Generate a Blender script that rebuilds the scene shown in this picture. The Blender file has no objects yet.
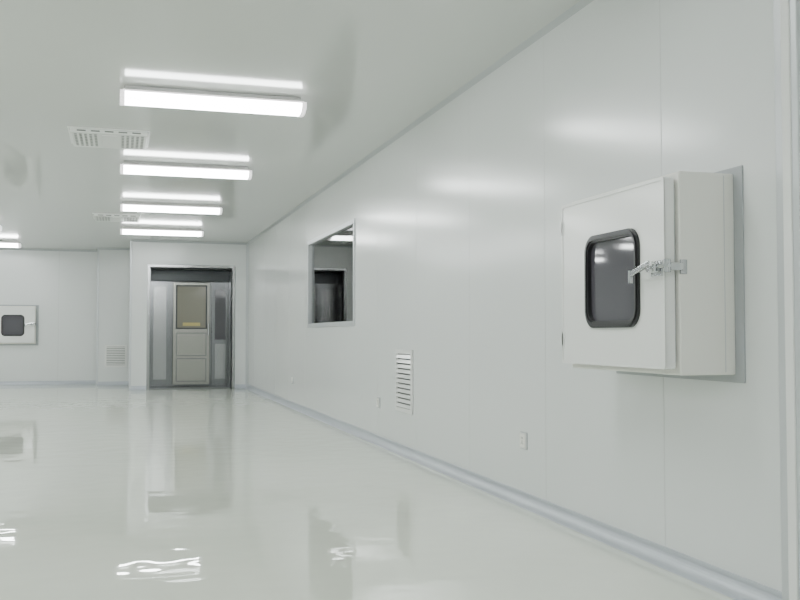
import bpy, bmesh, math
from mathutils import Vector, Matrix

# ---------------------------------------------------------------- materials
def mat(name, col, rough=0.5, metal=0.0, emis=None, estr=0.0, bump=None, var=None, spec=0.5, detail=1.5):
    m = bpy.data.materials.new(name); m.use_nodes = True
    nt = m.node_tree; b = nt.nodes["Principled BSDF"]
    b.inputs["Base Color"].default_value = (*col, 1)
    b.inputs["Roughness"].default_value = rough
    b.inputs["Metallic"].default_value = metal
    b.inputs["Specular IOR Level"].default_value = spec
    if emis:
        b.inputs["Emission Color"].default_value = (*emis, 1)
        b.inputs["Emission Strength"].default_value = estr
    tc = nt.nodes.new("ShaderNodeTexCoord")
    if var:
        n = nt.nodes.new("ShaderNodeTexNoise"); n.inputs["Scale"].default_value = var[0]
        r = nt.nodes.new("ShaderNodeMix"); r.data_type = 'RGBA'
        r.inputs["A"].default_value = (*[c*(1-var[1]) for c in col], 1)
        r.inputs["B"].default_value = (*[min(1, c*(1+var[1])) for c in col], 1)
        nt.links.new(tc.outputs["Object"], n.inputs["Vector"])
        nt.links.new(n.outputs["Fac"], r.inputs["Factor"])
        nt.links.new(r.outputs["Result"], b.inputs["Base Color"])
    if bump:
        sc, strength, dist, stretch = bump
        mp = nt.nodes.new("ShaderNodeMapping"); mp.inputs["Scale"].default_value = stretch
        n = nt.nodes.new("ShaderNodeTexNoise"); n.inputs["Scale"].default_value = sc
        n.inputs["Detail"].default_value = detail
        bp = nt.nodes.new("ShaderNodeBump"); bp.inputs["Strength"].default_value = strength
        bp.inputs["Distance"].default_value = dist
        nt.links.new(tc.outputs["Object"], mp.inputs["Vector"])
        nt.links.new(mp.outputs["Vector"], n.inputs["Vector"])
        nt.links.new(n.outputs["Fac"], bp.inputs["Height"])
        nt.links.new(bp.outputs["Normal"], b.inputs["Normal"])
    return m

M_WALL  = mat("wall_panel_enamel", (0.78,0.80,0.80), 0.19, var=(0.6,0.01), bump=(1.3,0.12,0.004,(1,1,1)))
M_JOINT = mat("panel_joint", (0.62,0.63,0.63), 0.5)
M_CEIL  = mat("ceiling_panel_enamel", (0.66,0.675,0.655), 0.10, var=(0.5,0.015), bump=(1.0,0.12,0.003,(1,1,1)), spec=0.3)
M_FLOOR = mat("epoxy_floor", (0.765,0.80,0.705), 0.015, var=(0.8,0.015), bump=(5.0,0.5,0.0034,(1,1,1)), spec=1.0, detail=1.0)
M_COVE  = mat("cove_aluminium", (0.54,0.57,0.62), 0.35, metal=0.2)
M_ALU   = mat("aluminium_profile", (0.60,0.62,0.64), 0.35, metal=0.4)
M_CTRIM = mat("ceiling_corner_profile", (0.46,0.48,0.50), 0.4, metal=0.3)
M_WHITE = mat("white_powder_coat", (0.87,0.875,0.86), 0.16, var=(2,0.01))
M_CREAM = mat("cream_powder_coat", (0.88,0.87,0.82), 0.28, var=(2,0.01))
M_GREY  = mat("grey_sealant_and_shade", (0.42,0.44,0.46), 0.5)  # sealant grey, also the painted shadow border behind the sockets
M_BLACK = mat("rubber_gasket", (0.02,0.02,0.022), 0.35)
M_GLASSD= mat("dark_glass", (0.085,0.08,0.095), 0.04, spec=0.8)
M_CHROME= mat("chrome", (0.62,0.63,0.65), 0.10, metal=1.0)
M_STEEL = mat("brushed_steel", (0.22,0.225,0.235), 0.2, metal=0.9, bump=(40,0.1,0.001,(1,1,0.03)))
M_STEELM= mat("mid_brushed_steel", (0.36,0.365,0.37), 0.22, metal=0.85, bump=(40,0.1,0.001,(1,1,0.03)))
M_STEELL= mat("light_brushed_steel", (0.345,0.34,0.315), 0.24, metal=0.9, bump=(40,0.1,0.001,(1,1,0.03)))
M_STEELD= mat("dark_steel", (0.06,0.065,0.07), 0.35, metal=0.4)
M_DPANE = mat("door_pane_glass", (0.30,0.28,0.23), 0.05, spec=0.8)
M_SLOT  = mat("slot_dark", (0.14,0.14,0.14), 0.7)
M_SHADE = mat("slot_mid", (0.25,0.26,0.25), 0.7)
M_LAMP  = mat("lamp_diffuser_lit", (0.9,0.9,0.9), 0.3, emis=(0.96,1.0,0.99), estr=25.0)
M_LAMP2 = mat("lamp_diffuser_edge", (0.85,0.83,0.83), 0.3, emis=(1.0,0.96,0.98), estr=1.6)
M_DIM   = mat("adjoining_wall", (0.74,0.73,0.75), 0.3)
M_ADOOR = mat("adjoining_grey_door_paint", (0.42,0.42,0.44), 0.35)
M_YEL   = mat("yellow_label", (0.6,0.5,0.2), 0.5)

def glass_mat():
    m = bpy.data.materials.new("window_glass"); m.use_nodes = True
    nt = m.node_tree; nt.nodes.clear()
    o = nt.nodes.new("ShaderNodeOutputMaterial"); mx = nt.nodes.new("ShaderNodeMixShader")
    t = nt.nodes.new("ShaderNodeBsdfTransparent"); g = nt.nodes.new("ShaderNodeBsdfGlossy")
    f = nt.nodes.new("ShaderNodeFresnel"); f.inputs["IOR"].default_value = 1.4
    t.inputs["Color"].default_value = (0.95,0.95,0.97,1); g.inputs["Roughness"].default_value = 0.02
    nt.links.new(f.outputs[0], mx.inputs[0]); nt.links.new(t.outputs[0], mx.inputs[1])
    nt.links.new(g.outputs[0], mx.inputs[2]); nt.links.new(mx.outputs[0], o.inputs[0])
    return m
M_GLASS = glass_mat()

# ---------------------------------------------------------------- mesh builder
class B:
    def __init__(s, name):
        s.name = name; s.bm = bmesh.new(); s.mats = []
    def mi(s, m):
        if m not in s.mats: s.mats.append(m)
        return s.mats.index(m)
    def merge(s, t, m, smooth=False):
        bmesh.ops.recalc_face_normals(t, faces=t.faces)
        i = s.mi(m)
        for f in t.faces: f.material_index = i; f.smooth = smooth
        me = bpy.data.meshes.new("tmp"); t.to_mesh(me); t.free()
        s.bm.from_mesh(me); bpy.data.meshes.remove(me)
    def box(s, x0, x1, y0, y1, z0, z1, m, bev=0.0, seg=2, rot=None):
        t = bmesh.new(); bmesh.ops.create_cube(t, size=1)
        for v in t.verts:
            v.co = Vector(((x0+x1)/2+v.co.x*(x1-x0), (y0+y1)/2+v.co.y*(y1-y0), (z0+z1)/2+v.co.z*(z1-z0)))
        if bev: bmesh.ops.bevel(t, geom=t.edges[:], offset=bev, segments=seg, profile=0.5, affect='EDGES')
        if rot:
            c = Vector(((x0+x1)/2,(y0+y1)/2,(z0+z1)/2))
            bmesh.ops.rotate(t, verts=t.verts, cent=c, matrix=rot)
        s.merge(t, m)
    def prism(s, pts, vec, m, smooth=False):
        t = bmesh.new(); vec = Vector(vec)
        a = [t.verts.new(p) for p in pts]; b = [t.verts.new(Vector(p)+vec) for p in pts]
        n = len(pts)
        for i in range(n): t.faces.new((a[i], a[(i+1)%n], b[(i+1)%n], b[i]))
        t.faces.new(a); t.faces.new(b[::-1]); s.merge(t, m, smooth)
    def cyl(s, p0, p1, r, m, seg=16, r2=None):
        p0 = Vector(p0); p1 = Vector(p1); d = p1-p0
        t = bmesh.new(); bmesh.ops.create_cone(t, cap_ends=True, segments=seg, radius1=r, radius2=r if r2 is None else r2, depth=d.length)
        q = d.to_track_quat('Z','Y').to_matrix().to_4x4()
        bmesh.ops.transform(t, matrix=Matrix.Translation((p0+p1)/2) @ q, verts=t.verts)
        s.merge(t, m, False)
    def ring(s, outer, inner, y0, y1, m):
        t = bmesh.new(); n = len(outer)
        L = [[t.verts.new((p[0], y, p[1])) for p in lp] for lp in (outer, inner) for y in (y0, y1)]
        of, ob, inf, inb = L
        for i in range(n):
            j = (i+1) % n
            t.faces.new((of[i], of[j], inf[j], inf[i])); t.faces.new((ob[i], ob[j], inb[j], inb[i]))
            t.faces.new((of[i], of[j], ob[j], ob[i])); t.faces.new((inf[i], inf[j], inb[j], inb[i]))
        s.merge(t, m)
    def done(s, loc=(0,0,0), rz=0.0):
        me = bpy.data.meshes.new(s.name); s.bm.to_mesh(me); s.bm.free()
        for m in s.mats: me.materials.append(m)
        o = bpy.data.objects.new(s.name, me); bpy.context.collection.objects.link(o)
        o.location = loc; o.rotation_euler = (0, 0, rz)
        return o

def rr(cx, cz, w, h, r, n=8):
    pts = []
    for k, (sx, sz) in enumerate(((1,1),(-1,1),(-1,-1),(1,-1))):
        ox = cx+sx*(w/2-r); oz = cz+sz*(h/2-r)
        for i in range(n+1):
            a = math.pi/2*k + math.pi/2*i/n
            pts.append((ox+r*math.cos(a), oz+r*math.sin(a)))
    return pts

# ---------------------------------------------------------------- room dimensions (metres)
XR, XL = 2.27, -8.0
YN, YF = -5.0, 20.2
H = 2.70
YD = 17.78      # face of the door block
YC = 19.6       # face of the column block
T = 0.12
XA, YA0, YA1 = 6.0, 6.0, 19.2   # adjoining room

b = B("floor"); b.box(XL-T, XA+T, YN-T, YF+0.6, -0.12, 0, M_FLOOR); b.done()
b = B("ceiling"); b.box(XL-T, XA+T, YN-T, YF+0.6, H, H+0.12, M_CEIL)
b.done()

WY0, WY1, WZ0, WZ1 = 9.34, 11.85, 1.08, 2.17
b = B("wall_right")
b.box(XR, XR+T, YN, WY0, 0, H, M_WALL); b.box(XR, XR+T, WY1, YF, 0, H, M_WALL)
b.box(XR, XR+T, WY0, WY1, 0, WZ0, M_WALL); b.box(XR, XR+T, WY0, WY1, WZ1, H, M_WALL)
y = 3.655-1.2*7
while y < YD:
    if not (WY0-0.05 < y < WY1+0.05):
        b.box(XR-0.0008, XR+0.01, y-0.002, y+0.002, 0.07, H-0.03, M_JOINT)
    y += 1.2
b.done()

b = B("wall_back")
b.box(XL, -0.45, YF, YF+T, 0, H, M_WALL)
for x in (-1.2,-2.9,-4.1,-5.3,-6.5): b.box(x-0.003, x+0.003, YF-0.0015, YF+0.01, 0.07, H-0.03, M_JOINT)
b.done()
b = B("wall_column"); b.box(-0.45, 0.157, YC, YF+T, 0, H, M_WALL); b.done()
DX0, DX1, DZ = 0.50, 1.98, 2.22
b = B("wall_door_side")
b.box(0.157, DX0, YD, YF+T, 0, H, M_WALL); b.box(DX1, XR, YD, YF+T, 0, H, M_WALL)
b.box(DX0, DX1, YD, YF+T, DZ, H, M_WALL); b.box(DX0, DX1, YD+1.0, YF+T, 0, DZ, M_WALL)
b.done()
b = B("wall_left"); b.box(XL-T, XL, YN, YF, 0, H, M_WALL); b.done()
b = B("wall_front"); b.box(XL, XR+T, YN-T, YN, 0, H, M_WALL); b.done()
b = B("wall_adjoining_side"); b.box(XA, XA+T, YA0, YA1, 0, H, M_DIM); b.done()
b = B("wall_adjoining_back"); b.box(XR+T, XA+T, YA1, YA1+T, 0, H, M_DIM); b.done()
b = B("wall_adjoining_front"); b.box(XR+T, XA+T, YA0-T, YA0, 0, H, M_DIM); b.done()

# ---------------------------------------------------------------- trims
def cove_y(name, x, y0, y1, side=-1, r=0.06):
    pts = [(x, y0, 0)]
    for i in range(9):
        a = math.pi/2*i/8
        pts.append((x+side*(r-r*math.sin(a)), y0, r-r*math.cos(a)))
    bb = B(name); bb.prism(pts, (0, y1-y0, 0), M_COVE)
    bb.box(min(x,x+side*0.006), max(x,x+side*0.006), y0, y1, r-0.002, r+0.012, M_COVE)
    return bb.done()
def cove_x(name, y, x0, x1, r=0.06):
    pts = [(x0, y, 0)] + [(x0, y-(r-r*math.sin(math.pi/2*i/8)), r-r*math.cos(math.pi/2*i/8)) for i in range(9)]
    bb = B(name); bb.prism(pts, (x1-x0, 0, 0), M_COVE)
    bb.box(x0, x1, y-0.006, y, r-0.002, r+0.012, M_COVE)
    return bb.done()
cove_y("baseboard_right", XR, YN, YD, -1)
cove_x("baseboard_back", YF, XL, -0.45)
cove_x("baseboard_column", YC, -0.45, 0.157)
cove_x("baseboard_door_left", YD, 0.157, 0.45)
cove_x("baseboard_door_right", YD, 2.03, XR)
cove_y("baseboard_left", XL, YN, YF, 1)

def ctrim(name, p0, p1, side):
    x0,y0 = p0; x1,y1 = p1; sx, sy = side; w = 0.028
    bb = B(name)
    bb.prism([(x0,y0,H),(x0+sx*w,y0+sy*w,H),(x0,y0,H-w)], (x1-x0,y1-y0,0), M_CTRIM)
    bb.done()
ctrim("trim_1", (XR,YN), (XR,YD), (-1,0))
ctrim("trim_2", (XL,YF), (-0.45,YF), (0,-1))
ctrim("trim_3", (-0.45,YC), (0.157,YC), (0,-1))
ctrim("trim_4", (0.157,YD), (XR,YD), (0,-1))
b = B("trim_5"); b.box(0.145, 0.185, YD-0.008, YD+0.03, 0, H, M_ALU, 0.004); b.done()
b = B("trim_6"); b.box(-0.46, -0.42, YC-0.008, YC+0.03, 0, H, M_ALU, 0.004); b.done()
b = B("trim_7"); b.prism([(XR,YD,0.0),(XR-0.04,YD,0.0),(XR,YD-0.04,0.0)], (0,0,H), M_ALU); b.done()
b = B("trim_8")
b.box(XR-0.03, XR, 2.74, 2.865, 0.0, H, M_ALU, 0.006); b.box(XR-0.036, XR, 2.775, 2.82, 0.0, H, M_WHITE, 0.004)
b.done()

# ---------------------------------------------------------------- window in right wall
b = B("window_1")
f = 0.05
for (y0,y1,z0,z1) in ((WY0,WY1,WZ0,WZ0+f),(WY0,WY1,WZ1-f,WZ1),(WY0,WY0+f,WZ0+f,WZ1-f),(WY1-f,WY1,WZ0+f,WZ1-f)):
    b.box(XR-0.012, XR+T+0.01, y0, y1, z0, z1, M_ALU, 0.003)
b.box(XR+0.03, XR+0.036, WY0+f, WY1-f, WZ0+f, WZ1-f, M_GLASS)
b.done()
b = B("door_2")
b.box(3.45, 4.55, YA1-0.05, YA1, 0, 2.15, M_ALU, 0.006)
b.box(3.5, 4.5, YA1-0.07, YA1-0.05, 0.05, 2.1, M_ADOOR, 0.004)
b.cyl((3.6,YA1-0.1,1.0),(3.6,YA1-0.1,1.2),0.012,M_CHROME)
b.done()

# ---------------------------------------------------------------- door at the end
b = B("door_1")
fr = 0.05
b.box(DX0-fr, DX0, YD-0.02, YD+0.12, 0, DZ+fr, M_STEELM, 0.004)
b.box(DX1, DX1+fr, YD-0.02, YD+0.12, 0, DZ+fr, M_STEELM, 0.004)
b.box(DX0, DX1, YD-0.02, YD+0.12, DZ, DZ+fr, M_STEELM, 0.004)
yb = YD+0.62
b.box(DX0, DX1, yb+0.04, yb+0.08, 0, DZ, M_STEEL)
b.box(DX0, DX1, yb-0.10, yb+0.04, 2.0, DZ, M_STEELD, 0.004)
b.box(DX0, 0.90, yb-0.02, yb+0.04, 0, 2.0, M_STEEL, 0.004)
b.box(0.58, 0.82, yb-0.03, yb-0.02, 0.15, 1.9, M_STEELM, 0.003)
b.box(1.66, DX1, yb-0.02, yb+0.04, 0, 2.0, M_STEEL, 0.004)
b.box(1.72, 1.92, yb-0.03, yb-0.02, 0.9, 1.85, M_GLASSD, 0.003)
b.box(1.72, 1.92, yb-0.03, yb-0.02, 0.15, 0.82, M_STEELM, 0.003)
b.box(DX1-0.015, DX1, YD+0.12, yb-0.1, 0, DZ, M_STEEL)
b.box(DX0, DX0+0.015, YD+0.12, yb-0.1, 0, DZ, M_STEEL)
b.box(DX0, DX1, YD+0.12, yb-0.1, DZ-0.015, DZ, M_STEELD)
b.box(DX0, DX1, YD-0.02, YD+0.5, 0, 0.02, M_STEEL, 0.004)
# leaf
b.box(0.94, 1.62, yb-0.05, yb+0.03, 0.06, 1.98, M_STEELL, 0.005)
b.box(0.99, 1.57, yb-0.058, yb-0.05, 1.10, 1.93, M_STEELD, 0.004)
b.box(1.015, 1.545, yb-0.064, yb-0.056, 1.125, 1.905, M_DPANE, 0.003)
for z in (0.12, 0.60):
    b.box(1.01, 1.55, yb-0.058, yb-0.05, z, z+0.42, M_STEELL, 0.006)
    b.ring(rr(1.28,z+0.21,0.56,0.44,0.01), rr(1.28,z+0.21,0.53,0.41,0.01), yb-0.062, yb-0.049, M_STEEL)
b.cyl((1.59,yb-0.10,0.98),(1.59,yb-0.10,1.20),0.014,M_CHROME)
b.cyl((1.59,yb-0.10,1.00),(1.59,yb-0.05,1.00),0.009,M_CHROME)
b.cyl((1.59,yb-0.10,1.18),(1.59,yb-0.05,1.18),0.009,M_CHROME)
b.box(1.12, 1.44, yb-0.068, yb-0.063, 1.16, 1.22, M_YEL)
b.done()

# ---------------------------------------------------------------- ceiling lights
def lamp(x, y, rz=0.0):
    L = 0.63; w = 0.115
    b = B("fluorescent_ceiling_light")
    b.box(-L+0.02, L-0.02, -w*0.6, w*0.6, -0.045, 0, M_WHITE, 0.004)
    prof = [(-w,-0.044),(-w,-0.062),(-w*0.9,-0.088),(-w*0.65,-0.106),(-w*0.3,-0.114),(w*0.3,-0.114),(w*0.65,-0.106),(w*0.9,-0.088),(w,-0.062),(w,-0.044)]
    b.prism([(-L+0.02,p[0],p[1]) for p in prof], (2*L-0.04,0,0), M_LAMP)
    b.box(-L+0.0, L-0.0, -w, w, -0.046, -0.040, M_WHITE, 0.002)
    for s0 in (-L-0.012, L-0.02):
        b.prism([(s0,p[0]*1.04,p[1]*1.03) for p in prof], (0.032,0,0), M_LAMP2)
    for sy in (-1,1):
        b.box(-L+0.01, L-0.01, sy*w-0.006, sy*w+0.006, -0.052, -0.040, M_LAMP2, 0.002)
    return b.done((x, y, H), rz)
for X in (0.62, -2.42, -5.46):  # the leftmost row is unseen, added for illumination
    for k in range(8):
        Y = -2.06+2.95*k
        if X > 0 and Y > YD-0.5: continue
        lamp(X, Y)
for Y in (17.1, 13.5, 9.5): lamp(3.87, Y)

# ---------------------------------------------------------------- ceiling diffusers
def diffuser(x, y):
    b = B("ceiling_air_diffuser")
    w, d, t = 0.31, 0.33, 0.04
    b.box(-w, w, -d, d, -t, 0, M_WHITE, 0.006)
    b.box(-w-0.02, w+0.02, -d-0.02, d+0.02, -0.012, 0, M_WHITE, 0.003)
    for cx in (-0.19, 0.19):
        for i in range(5):
            for j in range(8):
                xx = cx-0.08+i*0.04; yy = -0.24+j*0.068
                b.box(xx-0.011, xx+0.011, yy-0.02, yy+0.02, -t-0.0015, -t+0.003, M_SHADE)
    b.box(-0.06, 0.06, -0.25, 0.25, -t-0.004, -t, M_WHITE, 0.002)
    for i in range(5):
        xx=-0.22+i*0.11; b.box(xx-0.035, xx+0.035, -d-0.0015, -d+0.002, -0.032, -0.02, M_SHADE)
    b.done((x, y, H))
diffuser(-0.11, 8.53); diffuser(-0.07, 14.3)

# ---------------------------------------------------------------- wall return-air grilles
def grille(w, h, loc, rz):
    b = B("return_air_grille")
    fr = 0.035
    b.box(-w/2, w/2, -0.002, 0, -h/2, h/2, M_SLOT)
    for (x0,x1,z0,z1) in ((-w/2,w/2,-h/2,-h/2+fr),(-w/2,w/2,h/2-fr,h/2),(-w/2,-w/2+fr,-h/2+fr,h/2-fr),(w/2-fr,w/2,-h/2+fr,h/2-fr)):
        b.box(x0,x1,-0.014,0,z0,z1,M_WHITE,0.002)
    n = 11; ih = h-2*fr
    for i in range(n):
        z = -ih/2+ih*(i+0.5)/n
        b.box(-w/2+fr, w/2-fr, -0.013, -0.010, z-ih/n*0.42, z+ih/n*0.30, M_WHITE, rot=Matrix.Rotation(math.radians(-25),3,'X'))
    b.done(loc, rz)
RW = -math.pi/2
grille(0.47, 0.52, (XR, 7.585, 0.605), RW)
grille(0.42, 0.44, (-0.09, YC, 0.57), 0)

# ---------------------------------------------------------------- sockets
def socket(loc, rz):
    b = B("wall_socket")
    b.box(-0.048,0.048,-0.004,0,-0.050,0.050,M_GREY,0.001)  # thin grey border, a shadow outline painted in around the plate
    b.box(-0.044,0.044,-0.012,-0.003,-0.046,0.046,M_WHITE,0.003)
    b.box(-0.034,0.034,-0.014,-0.011,-0.036,0.036,M_CREAM,0.001)
    for (x,z,a) in ((-0.010,0.016,0),(0.010,0.016,0),(-0.012,-0.016,25),(0.012,-0.016,-25),(0,-0.004,0)):
        b.box(x-0.0018,x+0.0018,-0.0148,-0.013,z-0.006,z+0.006,M_SLOT,rot=Matrix.Rotation(math.radians(a),3,'Y'))
    b.done(loc, rz)
for Y in (5.15, 8.41, 12.95): socket((XR, Y, 0.37), RW)

# ---------------------------------------------------------------- pass-through boxes
def passbox(W, Hh, D, loc, rz, wx, wz, ww, wh):
    b = B("pass_through_box")
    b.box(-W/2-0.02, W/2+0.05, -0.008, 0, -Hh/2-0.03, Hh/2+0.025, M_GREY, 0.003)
    b.box(-W/2, W/2, -D, -0.006, -Hh/2, Hh/2, M_CREAM, 0.008, 3)
    dw, dh = W-0.03, Hh-0.045
    b.ring(rr(0,0,dw-0.03,dh-0.03,0.02), rr(0,0,dw-0.09,dh-0.09,0.02), -D-0.015, -D, M_GREY)
    b.ring(rr(0,0,dw,dh,0.012), rr(wx,wz,ww-0.02,wh-0.02,0.06), -D-0.052, -D-0.012, M_WHITE)
    b.ring(rr(0,0,dw,dh,0.012), rr(0,0,dw-0.024,dh-0.024,0.010), -D-0.056, -D-0.050, M_WHITE)
    b.ring(rr(wx,wz,ww,wh,0.075), rr(wx,wz,ww-0.06,wh-0.06,0.05), -D-0.062, -D-0.03, M_BLACK)
    b.ring(rr(wx,wz,ww-0.02,wh-0.02,0.068), rr(wx,wz,ww-0.045,wh-0.045,0.055), -D-0.068, -D-0.06, M_BLACK)
    b.prism([(p[0],-D-0.045,p[1]) for p in rr(wx,wz,ww-0.05,wh-0.05,0.05)], (0,0.006,0), M_GLASSD)
    for z in (-Hh*0.33, Hh*0.33):
        b.cyl((-dw/2-0.006,-D-0.03,z-0.04),(-dw/2-0.006,-D-0.03,z+0.04),0.010,M_CHROME)
        b.box(-dw/2-0.004,-dw/2+0.02,-D-0.056,-D-0.052,z-0.03,z+0.03,M_WHITE)
    zl = 0.02; xr = dw/2; yf = -D-0.056
    b.box(xr-0.085, xr-0.008, yf-0.006, yf+0.002, zl-0.032, zl+0.028, M_CHROME, 0.002)
    b.box(xr-0.07, xr-0.02, yf-0.03, yf-0.005, zl-0.018, zl+0.018, M_CHROME, 0.005)
    b.cyl((xr-0.045,yf-0.045,zl),(xr-0.045,yf-0.004,zl),0.016,M_CHROME)
    b.box(xr-0.18, xr-0.035, yf-0.046, yf-0.036, zl-0.012, zl+0.012, M_CHROME, 0.004, rot=Matrix.Rotation(math.radians(-14),3,'Y'))
    b.cyl((xr-0.178,yf-0.041,zl-0.052),(xr-0.178,yf-0.041,zl-0.002),0.009,M_CHROME)
    b.cyl((xr-0.05,yf-0.02,zl+0.004),(xr+0.035,yf+0.0,zl+0.004),0.008,M_CHROME)
    b.cyl((xr+0.02,yf+0.0,zl-0.02),(xr+0.02,yf+0.0,zl+0.03),0.013,M_CHROME)
    b.box(W/2-0.001, W/2+0.006, -D+0.0, -D+0.03, zl-0.025, zl+0.03, M_CHROME, 0.002)
    b.box(W/2, W/2+0.014, -D-0.045, -D+0.010, zl-0.012, zl+0.018, M_CHROME, 0.003)
    b.box(W/2-0.002, W/2+0.0012, -0.055, -0.052, -Hh/2+0.01, Hh/2-0.01, M_JOINT)
    return b.done(loc, rz)
passbox(0.90, 0.775, 0.25, (XR, 3.585, 1.222), RW, 0.03, -0.005, 0.45, 0.40)
passbox(0.72, 0.75, 0.06, (-1.98, YF, 1.185), 0, -0.06, -0.01, 0.43, 0.42)

# ---------------------------------------------------------------- world, camera
w = bpy.data.worlds.new("world"); bpy.context.scene.world = w; w.use_nodes = True
w.node_tree.nodes["Background"].inputs[0].default_value = (0.6,0.65,0.7,1)
w.node_tree.nodes["Background"].inputs[1].default_value = 0.2
cd = bpy.data.cameras.new("camera"); cam = bpy.data.objects.new("camera", cd)
bpy.context.collection.objects.link(cam)
cam.location = (0, 0, 0.987)
cam.rotation_euler = (math.radians(92.11), 0, math.radians(-16.37))
cd.sensor_width = 36; cd.lens = 42.75; cd.clip_start = 0.05
bpy.context.scene.camera = cam
